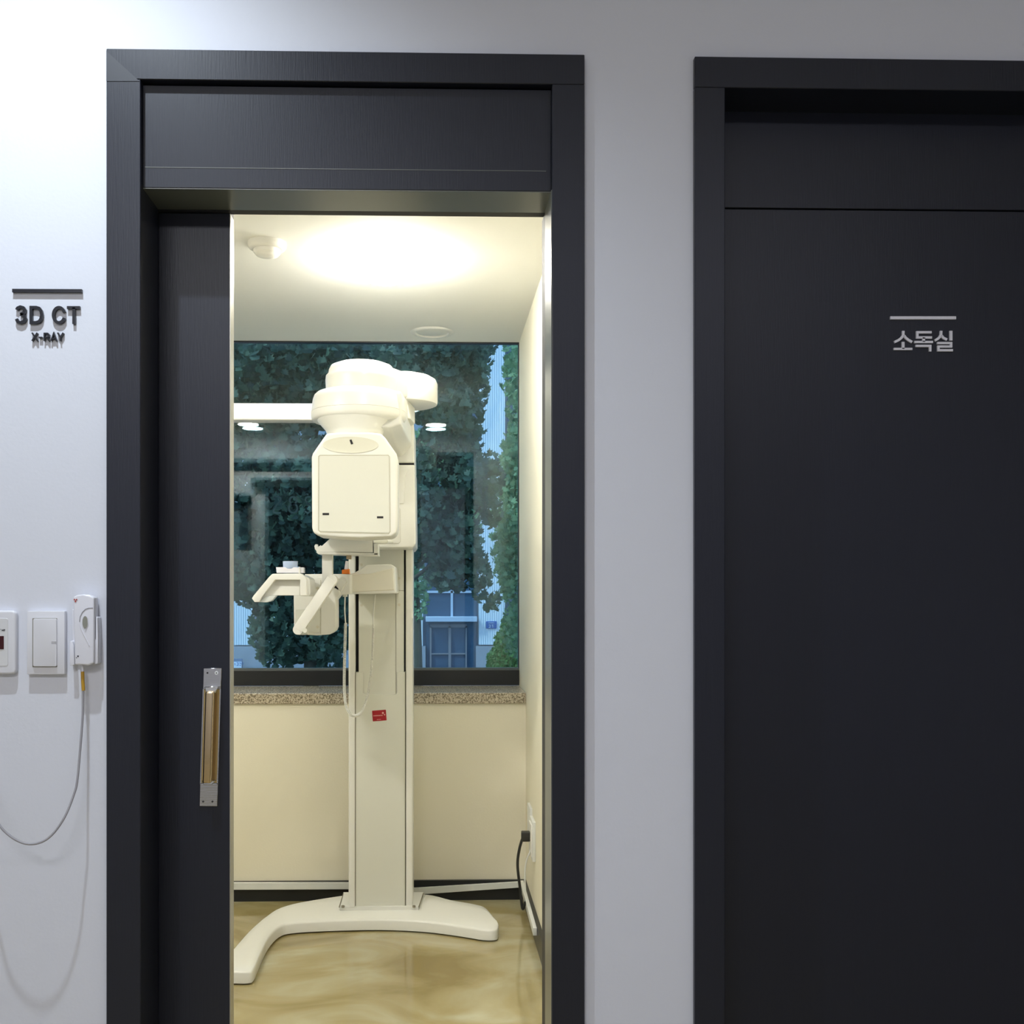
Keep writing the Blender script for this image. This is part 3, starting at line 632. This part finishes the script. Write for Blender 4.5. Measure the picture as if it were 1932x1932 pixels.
# tube head (front box)
dh = 3.30
ho = [(616, 817.5), (640, 815.5), (695, 815.5), (719, 818), (727, 826), (748, 856), (750, 866), (750, 992), (747, 1006), (738, 1012.5), (680, 1015.5), (640, 1014), (600, 1010.5), (591, 1005), (588.5, 996), (587.8, 862), (590, 855), (608, 829)]
bm = bm_(); prism(bm, ho, dh, dh + .17, .009, 4); hd_ = obj('tube_head', bm, 'cream', mc)
# scooped top: an oval dish, the hollow's shade painted as darker ivory
t = bmesh.new(); c = W(661.5, 839.5, dh - .0006); rings = []
for k_, (q, dep_) in enumerate(((1, 0), (.93, .0004), (.7, .0008), (.35, .001), (0.02, .001))):
    rings.append([t.verts.new((c.x + 52 * dh / F * q * math.cos(2 * PI * i / 48), c.y + dep_ - .0012, c.z + 15.5 * dh / F * q * math.sin(2 * PI * i / 48))) for i in range(48)])
for a, b in zip(rings, rings[1:]):
    for i in range(48): t.faces.new((a[i], a[(i + 1) % 48], b[(i + 1) % 48], b[i]))
t.faces.new(rings[-1])
rim = [t.verts.new((v.co.x, c.y + .002, v.co.z)) for v in rings[0]]
for i in range(48): t.faces.new((rings[0][i], rim[i], rim[(i + 1) % 48], rings[0][(i + 1) % 48]))
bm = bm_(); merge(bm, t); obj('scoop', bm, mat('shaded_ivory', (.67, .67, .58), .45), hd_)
bm = bm_(); ribbon(bm, [(601, 861), (603.5, 858.8), (732.5, 858.8), (735.2, 862), (736.2, 1003), (733, 1007.3), (605, 1004.2), (600.8, 1000.5)], 1.5, dh - .0008, dh + .001, closed=True); obj('panel_seam', bm, mat('soft_seam', (.50, .49, .40), .5), hd_)
bm = bm_(); prism(bm, [(602.3, 860), (733.8, 860), (734.8, 1005.8), (602.3, 1002.6)], dh - .0016, dh + .001, .0008, 1, rounded=.006); fp = obj('front_panel', bm, 'cream2', hd_)
bm = bm_(); ribbon(bm, [(608.5, 969.8), (620.8, 969.8)], 3.9, dh - .0024, dh - .001, bevel=0); obj('indicator_slot', bm, 'black', hd_)
bm = bm_(); ribbon(bm, [(711.2, 976), (723.2, 976)], 3.9, dh - .0024, dh - .001); obj('indicator_slot', bm, 'black', hd_)
bm = bm_(); ribbon(bm, [(661.3, 829.6), (664.4, 837.8)], 3.9, dh - .0026, dh - .001); obj('indicator_slot', bm, 'black', hd_)
# cephalometric arm to the left, with its unit at the end (seen only in reflection)
da = 3.86
bm = bm_(); box(bm, -1.40, X(690, da), da - D, da - D + .07, Z(792.5, da, 500), Z(760.5, da, 500), .006, 3); arm = obj('cephalometric_arm', bm, 'cream', mc)
za, zb_ = Z(792.5, da, 500), Z(760.5, da, 500)
bm = bm_(); box(bm, -1.46, -1.30, da - D - .03, da - D + .10, za - .55, zb_ + .10, .012, 3); obj('cephalostat_post', bm, 'cream', arm)
bm = bm_(); box(bm, -1.42, -.98, da - D - .02, da - D + .08, za - .20, za - .12, .012, 3); box(bm, -1.06, -.98, da - D - .02, da - D + .08, za - .42, za - .12, .012, 3); obj('head_support', bm, 'cream', arm)
# lower bracket under the head
db = 3.50
bm = bm_(); prism(bm, [(625, 1014), (702, 1014), (703, 1024), (704, 1042.5), (597, 1041), (598, 1037), (605, 1032)], db, db + .12, .002, 2); br = obj('bite_bracket', bm, 'cream', mc)
bm = bm_(); prism(bm, [(596, 1041), (713, 1043.5), (713.3, 1047.5), (600, 1045.5)], db - .004, db + .12, .001, 2); pbox(bm, 705.5, 1026, 713.3, 1047, db - .004, db + .1, .001, 1); obj('bracket_lip', bm, 'cream', br)
bm = bm_(); prism(bm, [(593, 1030), (595, 1027), (599, 1027), (599.5, 1032), (605, 1028.5), (607, 1032), (601, 1038), (598, 1041), (594, 1036)], db + .01, db + .03, .001, 2); obj('clamp_knob', bm, 'cream', br)
bm = bm_(); c0 = W(702, 1021.5, 3.52); c1 = W(728, 1021.5, 3.55); tube(bm, [c0, c1], .009, 20); tube(bm, [c1, W(738, 1022, 3.8)], .0075, 16); obj('cross_shaft', bm, 'cream', br)
bm = bm_(); pbox(bm, 607.5, 1040, 627, 1100, db + .02, db + .06, .002, 2); obj('support_post', bm, 'cream', mc)
bm = bm_(); pbox(bm, 653.5, 1046, 662.5, 1055, 3.56, 3.58, .001, 1); obj('sensor_tip', bm, mat('tan_plastic', (.42, .34, .24), .5), mc)
# patient support arm from the column
bm = bm_()
loft(bm, [(575, 1083.5), (600, 1083), (645, 1083), (660, 1084), (660, 1121), (640, 1121.5), (600, 1121.5), (575, 1121.5)], 3.66, [(588, 1083.5), (610, 1083), (655, 1083), (672, 1084), (672, 1121), (652, 1121.5), (612, 1121.5), (588, 1121.5)], 3.76, .002)
bm2_ = bm
prism(bm2_, [(655, 1084), (668, 1081), (680, 1074), (691, 1066), (738, 1064.5), (745, 1069), (747.5, 1118), (744, 1120), (655, 1121)], 3.70, 3.99, .004, 3)
sa = obj('support_arm', bm2_, 'cream', mc)
bm = bm_(); loft(bm, [(655, 1086), (700, 1083), (735, 1074), (741, 1072), (743, 1112), (655, 1117)], 3.697, [(655, 1084), (700, 1081), (735, 1072), (742, 1070), (744, 1116), (655, 1119)], 3.703, .0005); obj('arm_face', bm, mat('cream_face', (.78, .76, .67), .4), sa)
# control box
bm = bm_(); prism(bm, [(553.5, 1096), (620, 1086), (640, 1110), (641, 1122), (633.5, 1131), (633.5, 1184), (630, 1192), (622, 1197), (598, 1199), (562, 1196.5), (555, 1192)], 3.60, 3.72, .003, 3); cb = obj('control_box', bm, 'cream', mc)
bm = bm_(); pbox(bm, 557, 1149, 604, 1193, 3.5975, 3.61, .001, 1); obj('box_panel', bm, 'cream2', cb)
bm = bm_(); pbox(bm, 604.6, 1094, 605.4, 1196, 3.5985, 3.61); obj('box_seam', bm, mat('box_groove', (.45, .43, .34), .6), cb)
for px, py in ((599, 1109.5), (599, 1183)): obj('box_screw', cyl_y(bm_(), px, py, 2.8, 3.596, 3.61, 16), 'plug', cb)
# diagonal struts
def strutb(bm, a, b, w_, d0, d1):
    ribbon(bm, [a, ((a[0] + b[0]) / 2, (a[1] + b[1]) / 2), b], w_, d0, d1, bevel=.0022)
bm = bm_(); strutb(bm, (626, 1093), (562, 1188), 20, 3.44, 3.49); cyl_y(bm, 626.5, 1094, 9.5, 3.441, 3.49); cyl_y(bm, 562, 1188, 9.5, 3.441, 3.49); ds = obj('handle_strut', bm, 'cream', mc)
bm = bm_(); tube(bm, [W(565, 1190, 3.45), W(575, 1190.5, 3.58)], .014, 20); obj('strut_pivot', bm, 'cream', ds)
bm = bm_(); cyl_y(bm, 575, 1189.5, 4.4, 3.435, 3.46); obj('pivot_cap', bm, 'cream2', ds)
bm = bm_(); strutb(bm, (646, 1094), (636, 1113), 16, 3.60, 3.64); cyl_y(bm, 646, 1096, 7.6, 3.601, 3.64); obj('handle_strut', bm, 'cream', mc)
# left hand rest
do = 3.42
ho_ = [(475, 1129), (478, 1124), (508, 1088), (514, 1082.5), (568, 1082), (574, 1086), (578, 1093), (579, 1124), (566, 1124.5), (566, 1094), (519, 1094), (493, 1128), (489, 1136), (480, 1136)]
bm = bm_(); prism(bm, ho_, do, do + .045, .0025, 3); hr = obj('hand_rest', bm, 'cream', mc)
bm = bm_(); prism(bm, [(519, 1092), (566, 1092), (566, 1123.5), (512, 1123.5), (500, 1128), (490, 1133), (492, 1127)], do + .02, do + .06, .001, 1); obj('rest_body', bm, 'cream', hr)
bm = bm_(); prism(bm, [(570, 1084), (582, 1090), (584.5, 1094), (584.5, 1122), (582, 1125), (570, 1125)], do + .01, do + .16, .002, 2); obj('rest_mount', bm, 'cream', hr)
bm = bm_(); prism(bm, [(489, 1136), (500, 1126), (514, 1123.5), (521, 1124), (512, 1134), (502, 1136.5)], do + .012, do + .05, .002, 2); obj('clear_grip', bm, 'clearblue', hr)
# cup and tray
bm = bm_(); prism(bm, [(520.5, 1070), (573, 1070.5), (573, 1081), (522, 1081)], do + .01, do + .05, .001, 2); ty = obj('bite_tray', bm, 'switch2', mc)
bm = bm_(); pbox(bm, 563.5, 1069.5, 566, 1081.5, do + .008, do + .02); obj('tray_clip', bm, 'detector', ty)
bm = bm_(); cc = W(547.8, 1072, do + .03); rr = 14 * (do + .03) / F; zc0 = Z(1073, do + .03, 548); zc1_ = Z(1059, do + .03, 548)
lathe(bm, [(rr * .85, zc0), (rr * .95, zc0 + .004), (rr, zc1_), (rr * .9, zc1_), (rr * .85, zc0 + .01), (0, zc0 + .01)], cc.x, cc.y, 32); obj('bite_cup', bm, 'blue', ty)
# orange holder with white swab
bm = bm_(); prism(bm, [(645, 1075), (659, 1073.5), (659.5, 1083), (645, 1083)], 3.67, 3.70, .001, 1); oh = obj('orange_holder', bm, 'orange', mc, 'small orange holder')
bm = bm_(); prism(bm, [(652, 1058), (657.5, 1059), (656.5, 1075), (649.5, 1074)], 3.675, 3.69, .001, 1); obj('holder_stick', bm, 'switch2', oh)
# coiled cord
bm = bm_(); tube(bm, [W(651, 1118, 3.72), W(651, 1126, 3.72)], .009, 14); tube(bm, smoothpath([W(651, 1125, 3.72), W(650.5, 1150, 3.72), W(652, 1177, 3.72)], 6), .0025, 8)
cd = obj('cord', bm, 'cream', mc)
obj('cord_tail', tube(bm_(), smoothpath([W(704, 1180, 3.86), W(705, 1155, 3.86), W(708, 1122, 3.86)], 6), .0022, 8), 'cream', cd)
path = smoothpath([W(652, 1176, 3.72), W(650.5, 1230, 3.72), W(649.5, 1290, 3.72), W(652, 1326, 3.73), W(660, 1346, 3.74), W(670, 1350.5, 3.76), W(682, 1343, 3.79), W(692, 1318, 3.82), W(699, 1275, 3.84), W(703, 1225, 3.85), W(704.5, 1178, 3.86)], 120)
acc = 0; hp = []; up = Vector((0, 1, 0)); N = len(path)
for i in range(N):
    if i: acc += (path[i] - path[i - 1]).length
    d_ = (path[min(i + 1, N - 1)] - path[max(i - 1, 0)]).normalized(); s_ = d_.cross(up).normalized(); u_ = s_.cross(d_)
    ph = acc / .0048 * 2 * PI; rr = .0042 if acc < .30 else max(.0028, .0042 - (acc - .30) * .004)
    hp.append(path[i] + (s_ * math.cos(ph) + u_ * math.sin(ph)) * rr)
# resample helix finely by arc
tot = acc; fine = []; L_ = [0]
for i in range(1, N): L_.append(L_[-1] + (path[i] - path[i - 1]).length)
j = 0; step = .0048 / 8; s0 = 0
while s0 < tot:
    while j < N - 2 and L_[j + 1] < s0: j += 1
    f_ = (s0 - L_[j]) / max(1e-9, L_[j + 1] - L_[j]); p_ = path[j].lerp(path[j + 1], f_); d_ = (path[j + 1] - path[j]).normalized()
    s_ = d_.cross(up).normalized(); u_ = s_.cross(d_); ph = s0 / .0048 * 2 * PI; rr = .0040 if s0 < .35 else max(.0026, .0040 - (s0 - .35) * .005)
    fine.append(p_ + (s_ * math.cos(ph) + u_ * math.sin(ph)) * rr); s0 += step
bm = bm_(); tube(bm, fine, .0019, 6); obj('cord_coil', bm, 'cream', cd, smooth=80)

# ============================================================ OUTSIDE
GZ = -2.05
gr = struct('ground', box(bm_(), -40, 40, 4, 70, GZ - .2, GZ), 'asphalt')
db_ = 45.0; sf = db_ / F
def fX(px): return X(px, db_)
def fZ(py): return Z(py, db_)
bl = empty('office_building', (1.0, db_ - D, GZ), 'pale office building with corrugated white panels and glass entrance across the street', 'building')
yf = db_ - D
bm = bm_(); box(bm, -24, 24, yf + .3, yf + 8, GZ, 17); obj('facade_wall', bm, mat('facade_back', (.30, .36, .45), .7), bl)
bm = bm_(); box(bm, fX(898), 24, yf - .1, yf + .3, GZ, fZ(1219)); box(bm, -24, fX(803), yf - .1, yf + .3, GZ, fZ(1219)); obj('plinth', bm, 'stone', bl)
for x0, x1, z0, z1 in ((fX(903), fX(953), fZ(1217), 16.8), (fX(440), fX(478), fZ(1217), 16.8), (fX(300), fX(420), fZ(1217), 16.8), (fX(775), fX(798), fZ(1219), fZ(1050)), (fX(500), fX(620), fZ(1217), fZ(900)), (fX(1010), fX(1150), fZ(1217), 16.8), (-17.5, -14, fZ(1217), 16.8), (-23.5, -20, fZ(1217), 16.8), (10.5, 14, fZ(1217), 16.8), (17, 21, fZ(1217), 16.8)):
    obj('wall_panel', box(bm_(), x0, x1, yf, yf + .31, z0, z1, .02, 1), 'panelw', bl)
for x0, x1, z0, z1 in ((fX(806), fX(899), fZ(1163), fZ(860)), (fX(806), fX(899), fZ(848), 16), (fX(625), fX(770), fZ(1160), fZ(860)), (fX(957), fX(1005), fZ(1217), 16), (fX(625), fX(770), fZ(840), 16)):
    wd = obj('facade_window', box(bm_(), x0, x1, yf + .15, yf + .31, z0, z1), 'winglass', bl)
    bm = bm_(); xm = (x0 + x1) / 2; box(bm, xm - .05, xm + .05, yf + .08, yf + .2, z0, z1)
    zz_ = z0 + 1.08
    while zz_ < z1: box(bm, x0, x1, yf + .08, yf + .2, zz_ - .05, zz_ + .05); zz_ += 2.1
    obj('mullion', bm, 'alu', wd)
obj('canopy', box(bm_(), fX(803), fX(900), yf - .3, yf + .3, fZ(1173), fZ(1163), .02, 1), 'alu', bl)
obj('floor_band', box(bm_(), fX(740), fX(903), yf - .1, yf + .3, fZ(860), fZ(848), .02, 1), 'panelw', bl)
ed = obj('entrance_door', box(bm_(), fX(804), fX(898), yf + .1, yf + .31, GZ, fZ(1173)), 'winglass', bl)
bm = bm_()
for a, b in ((811, 814), (846, 851), (878, 881)): box(bm, fX(a), fX(b), yf + .0, yf + .15, GZ, fZ(1182))
box(bm, fX(811), fX(881), yf, yf + .15, fZ(1184), fZ(1178)); box(bm, fX(814), fX(878), yf + .02, yf + .12, fZ(1235), fZ(1232.5)); obj('entrance_frame', bm, 'bronze', ed)
np_ = obj('number_plate', box(bm_(), fX(917), fX(937), yf - .06, yf, fZ(1186), fZ(1172), .02, 1), 'plate', bl)
bm = bm_(); dpl = db_ - .08; ribbon(bm, [(922.5, 1180), (924, 1178.8), (925.4, 1180), (925.2, 1181.5), (922.6, 1184), (925.8, 1184)], .8, dpl, dpl + .02); ribbon(bm, [(928.6, 1179.6), (929.8, 1178.8), (929.8, 1184.2)], .8, dpl, dpl + .02)
ribbon(bm, [(921, 1175), (932, 1175)], .8, dpl, dpl + .02); obj('plate_print', bm, 'panelw', np_)
# shop sign
sg2 = empty('street_sign', (fX(430), yf - .4, fZ(1262)), 'white framed board with blue print low in the window\'s left corner', 'sign')
bm = bm_(); box(bm, fX(400), fX(461), yf - .5, yf - .4, GZ, fZ(1241), .01, 1); obj('sign_frame', bm, mat('blue_grey_frame', (.16, .22, .34), .5), sg2)
bm = bm_(); box(bm, fX(401), fX(460), yf - .53, yf - .49, GZ + .1, fZ(1246.5)); obj('sign_face', bm, mat('sign_white', (.82, .88, .98), .5), sg2)
bm = bm_(); dsg = db_ - .55
ribbon(bm, [(443, 1251), (443, 1255)], .8, dsg, dsg + .02); ribbon(bm, [(446.5, 1250), (449, 1250), (449, 1255.5), (446.5, 1255.5)], .9, dsg, dsg + .02)
ribbon(bm, [(451.5, 1250.5), (454, 1250.5), (454, 1253)], .8, dsg, dsg + .02); ribbon(bm, [(452, 1255.5), (454.5, 1255.5)], .8, dsg, dsg + .02); ribbon(bm, [(456.5, 1250), (458.5, 1250), (458.5, 1254)], .8, dsg, dsg + .02)
obj('sign_print', bm, 'plate', sg2)

LEAF = [(0, 0), (.35, .05), (.5, .32), (.28, .42), (.42, .72), (.12, .66), (0, 1), (-.12, .66), (-.42, .72), (-.28, .42), (-.5, .32), (-.35, .05)]
def foliage(blobs, n, size, seed):
    """leaves scattered through a list of ellipsoids (cx,cy,cz,rx,ry,rz)"""
    rnd = random.Random(seed); vs, fs = [], []
    wts = [b[3] * b[5] * b[4] ** .5 for b in blobs]
    for _ in range(n):
        b = rnd.choices(blobs, wts)[0]
        while True:
            u = Vector((rnd.uniform(-1, 1), rnd.uniform(-1, 1), rnd.uniform(-1, 1)))
            if .15 < u.length <= 1: break
        c = Vector((b[0] + u.x * b[3], b[1] + u.y * b[4], b[2] + u.z * b[5])); s = size * rnd.uniform(.6, 1.25)
        R = Matrix.Rotation(rnd.uniform(0, 6.28), 3, 'Z') @ Matrix.Rotation(rnd.uniform(.6, 2.6), 3, 'X') @ Matrix.Rotation(rnd.uniform(-.7, .7), 3, 'Y')
        k0 = len(vs)
        for x, y in LEAF: vs.append(c + R @ Vector((x * s, y * s, abs(x) * .25 * s)))
        fs.append(tuple(range(k0, k0 + len(LEAF))))
    return vs, fs
def tree(name, base, h, tr_r, blobs, n, size, seed, leafm, label, grp=None, cat='tree'):
    t = empty(name, base, label, cat, grp); base = Vector(base)
    vs, fs = foliage(blobs, n, size, seed); me = bpy.data.meshes.new('crown'); me.from_pydata([v - base for v in vs], [], fs); me.materials.append(M[leafm])
    o = bpy.data.objects.new('crown', me); C.objects.link(o); o.parent = t
    rnd = random.Random(seed); bm = bm_()
    top = base + Vector((rnd.uniform(-.3, .3), rnd.uniform(-.3, .3), h))
    tube(bm, smoothpath([base, base.lerp(top, .5) + Vector((.08, .05, 0)), top], 5), [tr_r * (1 - .6 * i / 10) for i in range(11)], 12)
    for b in blobs:
        c = Vector(b[:3])
        if c.z < base.z + .85 * h: continue
        f0 = base.lerp(top, min(.95, max(.62, (c.z - base.z) / h * .7)))
        tube(bm, smoothpath([f0, f0.lerp(c, .5) + Vector((0, 0, -.15)), c], 4), [tr_r * .38 * (1 - .7 * i / 8) for i in range(9)], 8)
    obj('trunk', bm, 'bark', t)
    return t
def B(px, py, d, rpx, rpy, ry):
    p_ = W(px, py, d); return (p_.x, p_.y, p_.z, rpx * d / F, ry, rpy * d / F)
d = 19
tree('street_tree', (X(585, d), d - D, GZ), 5.5, .17, [B(480, 720, d, 110, 150, 1.6), B(620, 690, d, 130, 130, 1.6), B(400, 900, d, 110, 160, 1.3), B(560, 930, d, 90, 130, 1.3), B(500, 1060, d, 85, 100, 1.0), B(530, 1180, d, 60, 100, .8), B(640, 1080, d, 60, 110, .9), B(450, 1080, d, 40, 60, .9), B(615, 1190, d, 50, 90, .8)], 15000, .18, 3, 'leafd', 'large dark broad-leaved street tree seen through the left of the window')
d = 14
tree('street_tree', (X(738, d), d - D, GZ), 5.2, .09, [B(800, 690, d, 100, 110, 1.1), B(860, 655, d, 75, 75, 1.0), B(850, 800, d, 62, 90, 1.0), B(880, 900, d, 42, 80, .8), B(790, 960, d, 60, 110, .9), B(850, 1020, d, 60, 70, .8), B(905, 1090, d, 22, 45, .5), B(927, 930, d, 22, 75, .6), B(928, 1140, d, 20, 20, .4), B(850, 1095, d, 50, 28, .6), B(905, 720, d, 22, 60, .6)], 6800, .12, 11, 'leafd', 'dark broad-leaved street tree seen through the middle of the window')
d = 22
tree('street_tree', (X(1010, d), d - D, GZ), 6, .14, [B(985, 700, d, 38, 130, 1.2), B(975, 880, d, 30, 90, 1.0), B(955, 1020, d, 28, 120, 1.0), B(990, 900, d, 50, 120, 1.2), B(1000, 1080, d, 55, 120, 1.2), B(965, 1020, d, 35, 90, .9), B(978, 1190, d, 30, 60, .8), B(1080, 850, d, 80, 220, 1.5)], 8500, .14, 21, 'leafm', 'bright green small-leaved tree at the right edge of the window')
d = 33
tree('street_tree', (X(790, d), d - D, GZ), 6.5, .15, [B(790, 1000, d, 60, 60, 1.6), B(830, 860, d, 60, 60, 1.6), B(860, 980, d, 50, 60, 1.4), B(790, 1120, d, 22, 55, 1.0), B(720, 950, d, 90, 110, 1.8)], 5200, .20, 31, 'leafm', 'lighter green tree farther back before the building')
d = 40
sh = tree('conifer_shrub', (X(958, d), d - D, GZ), 1.8, .08, [B(958, 1185, d, 14, 22, .5), B(957, 1215, d, 26, 30, .7), B(957, 1245, d, 38, 30, .9), B(958, 1262, d, 42, 25, 1.0)], 5200, .13, 41, 'leafs', 'rounded bright green shrub beside the building entrance', cat='shrub')
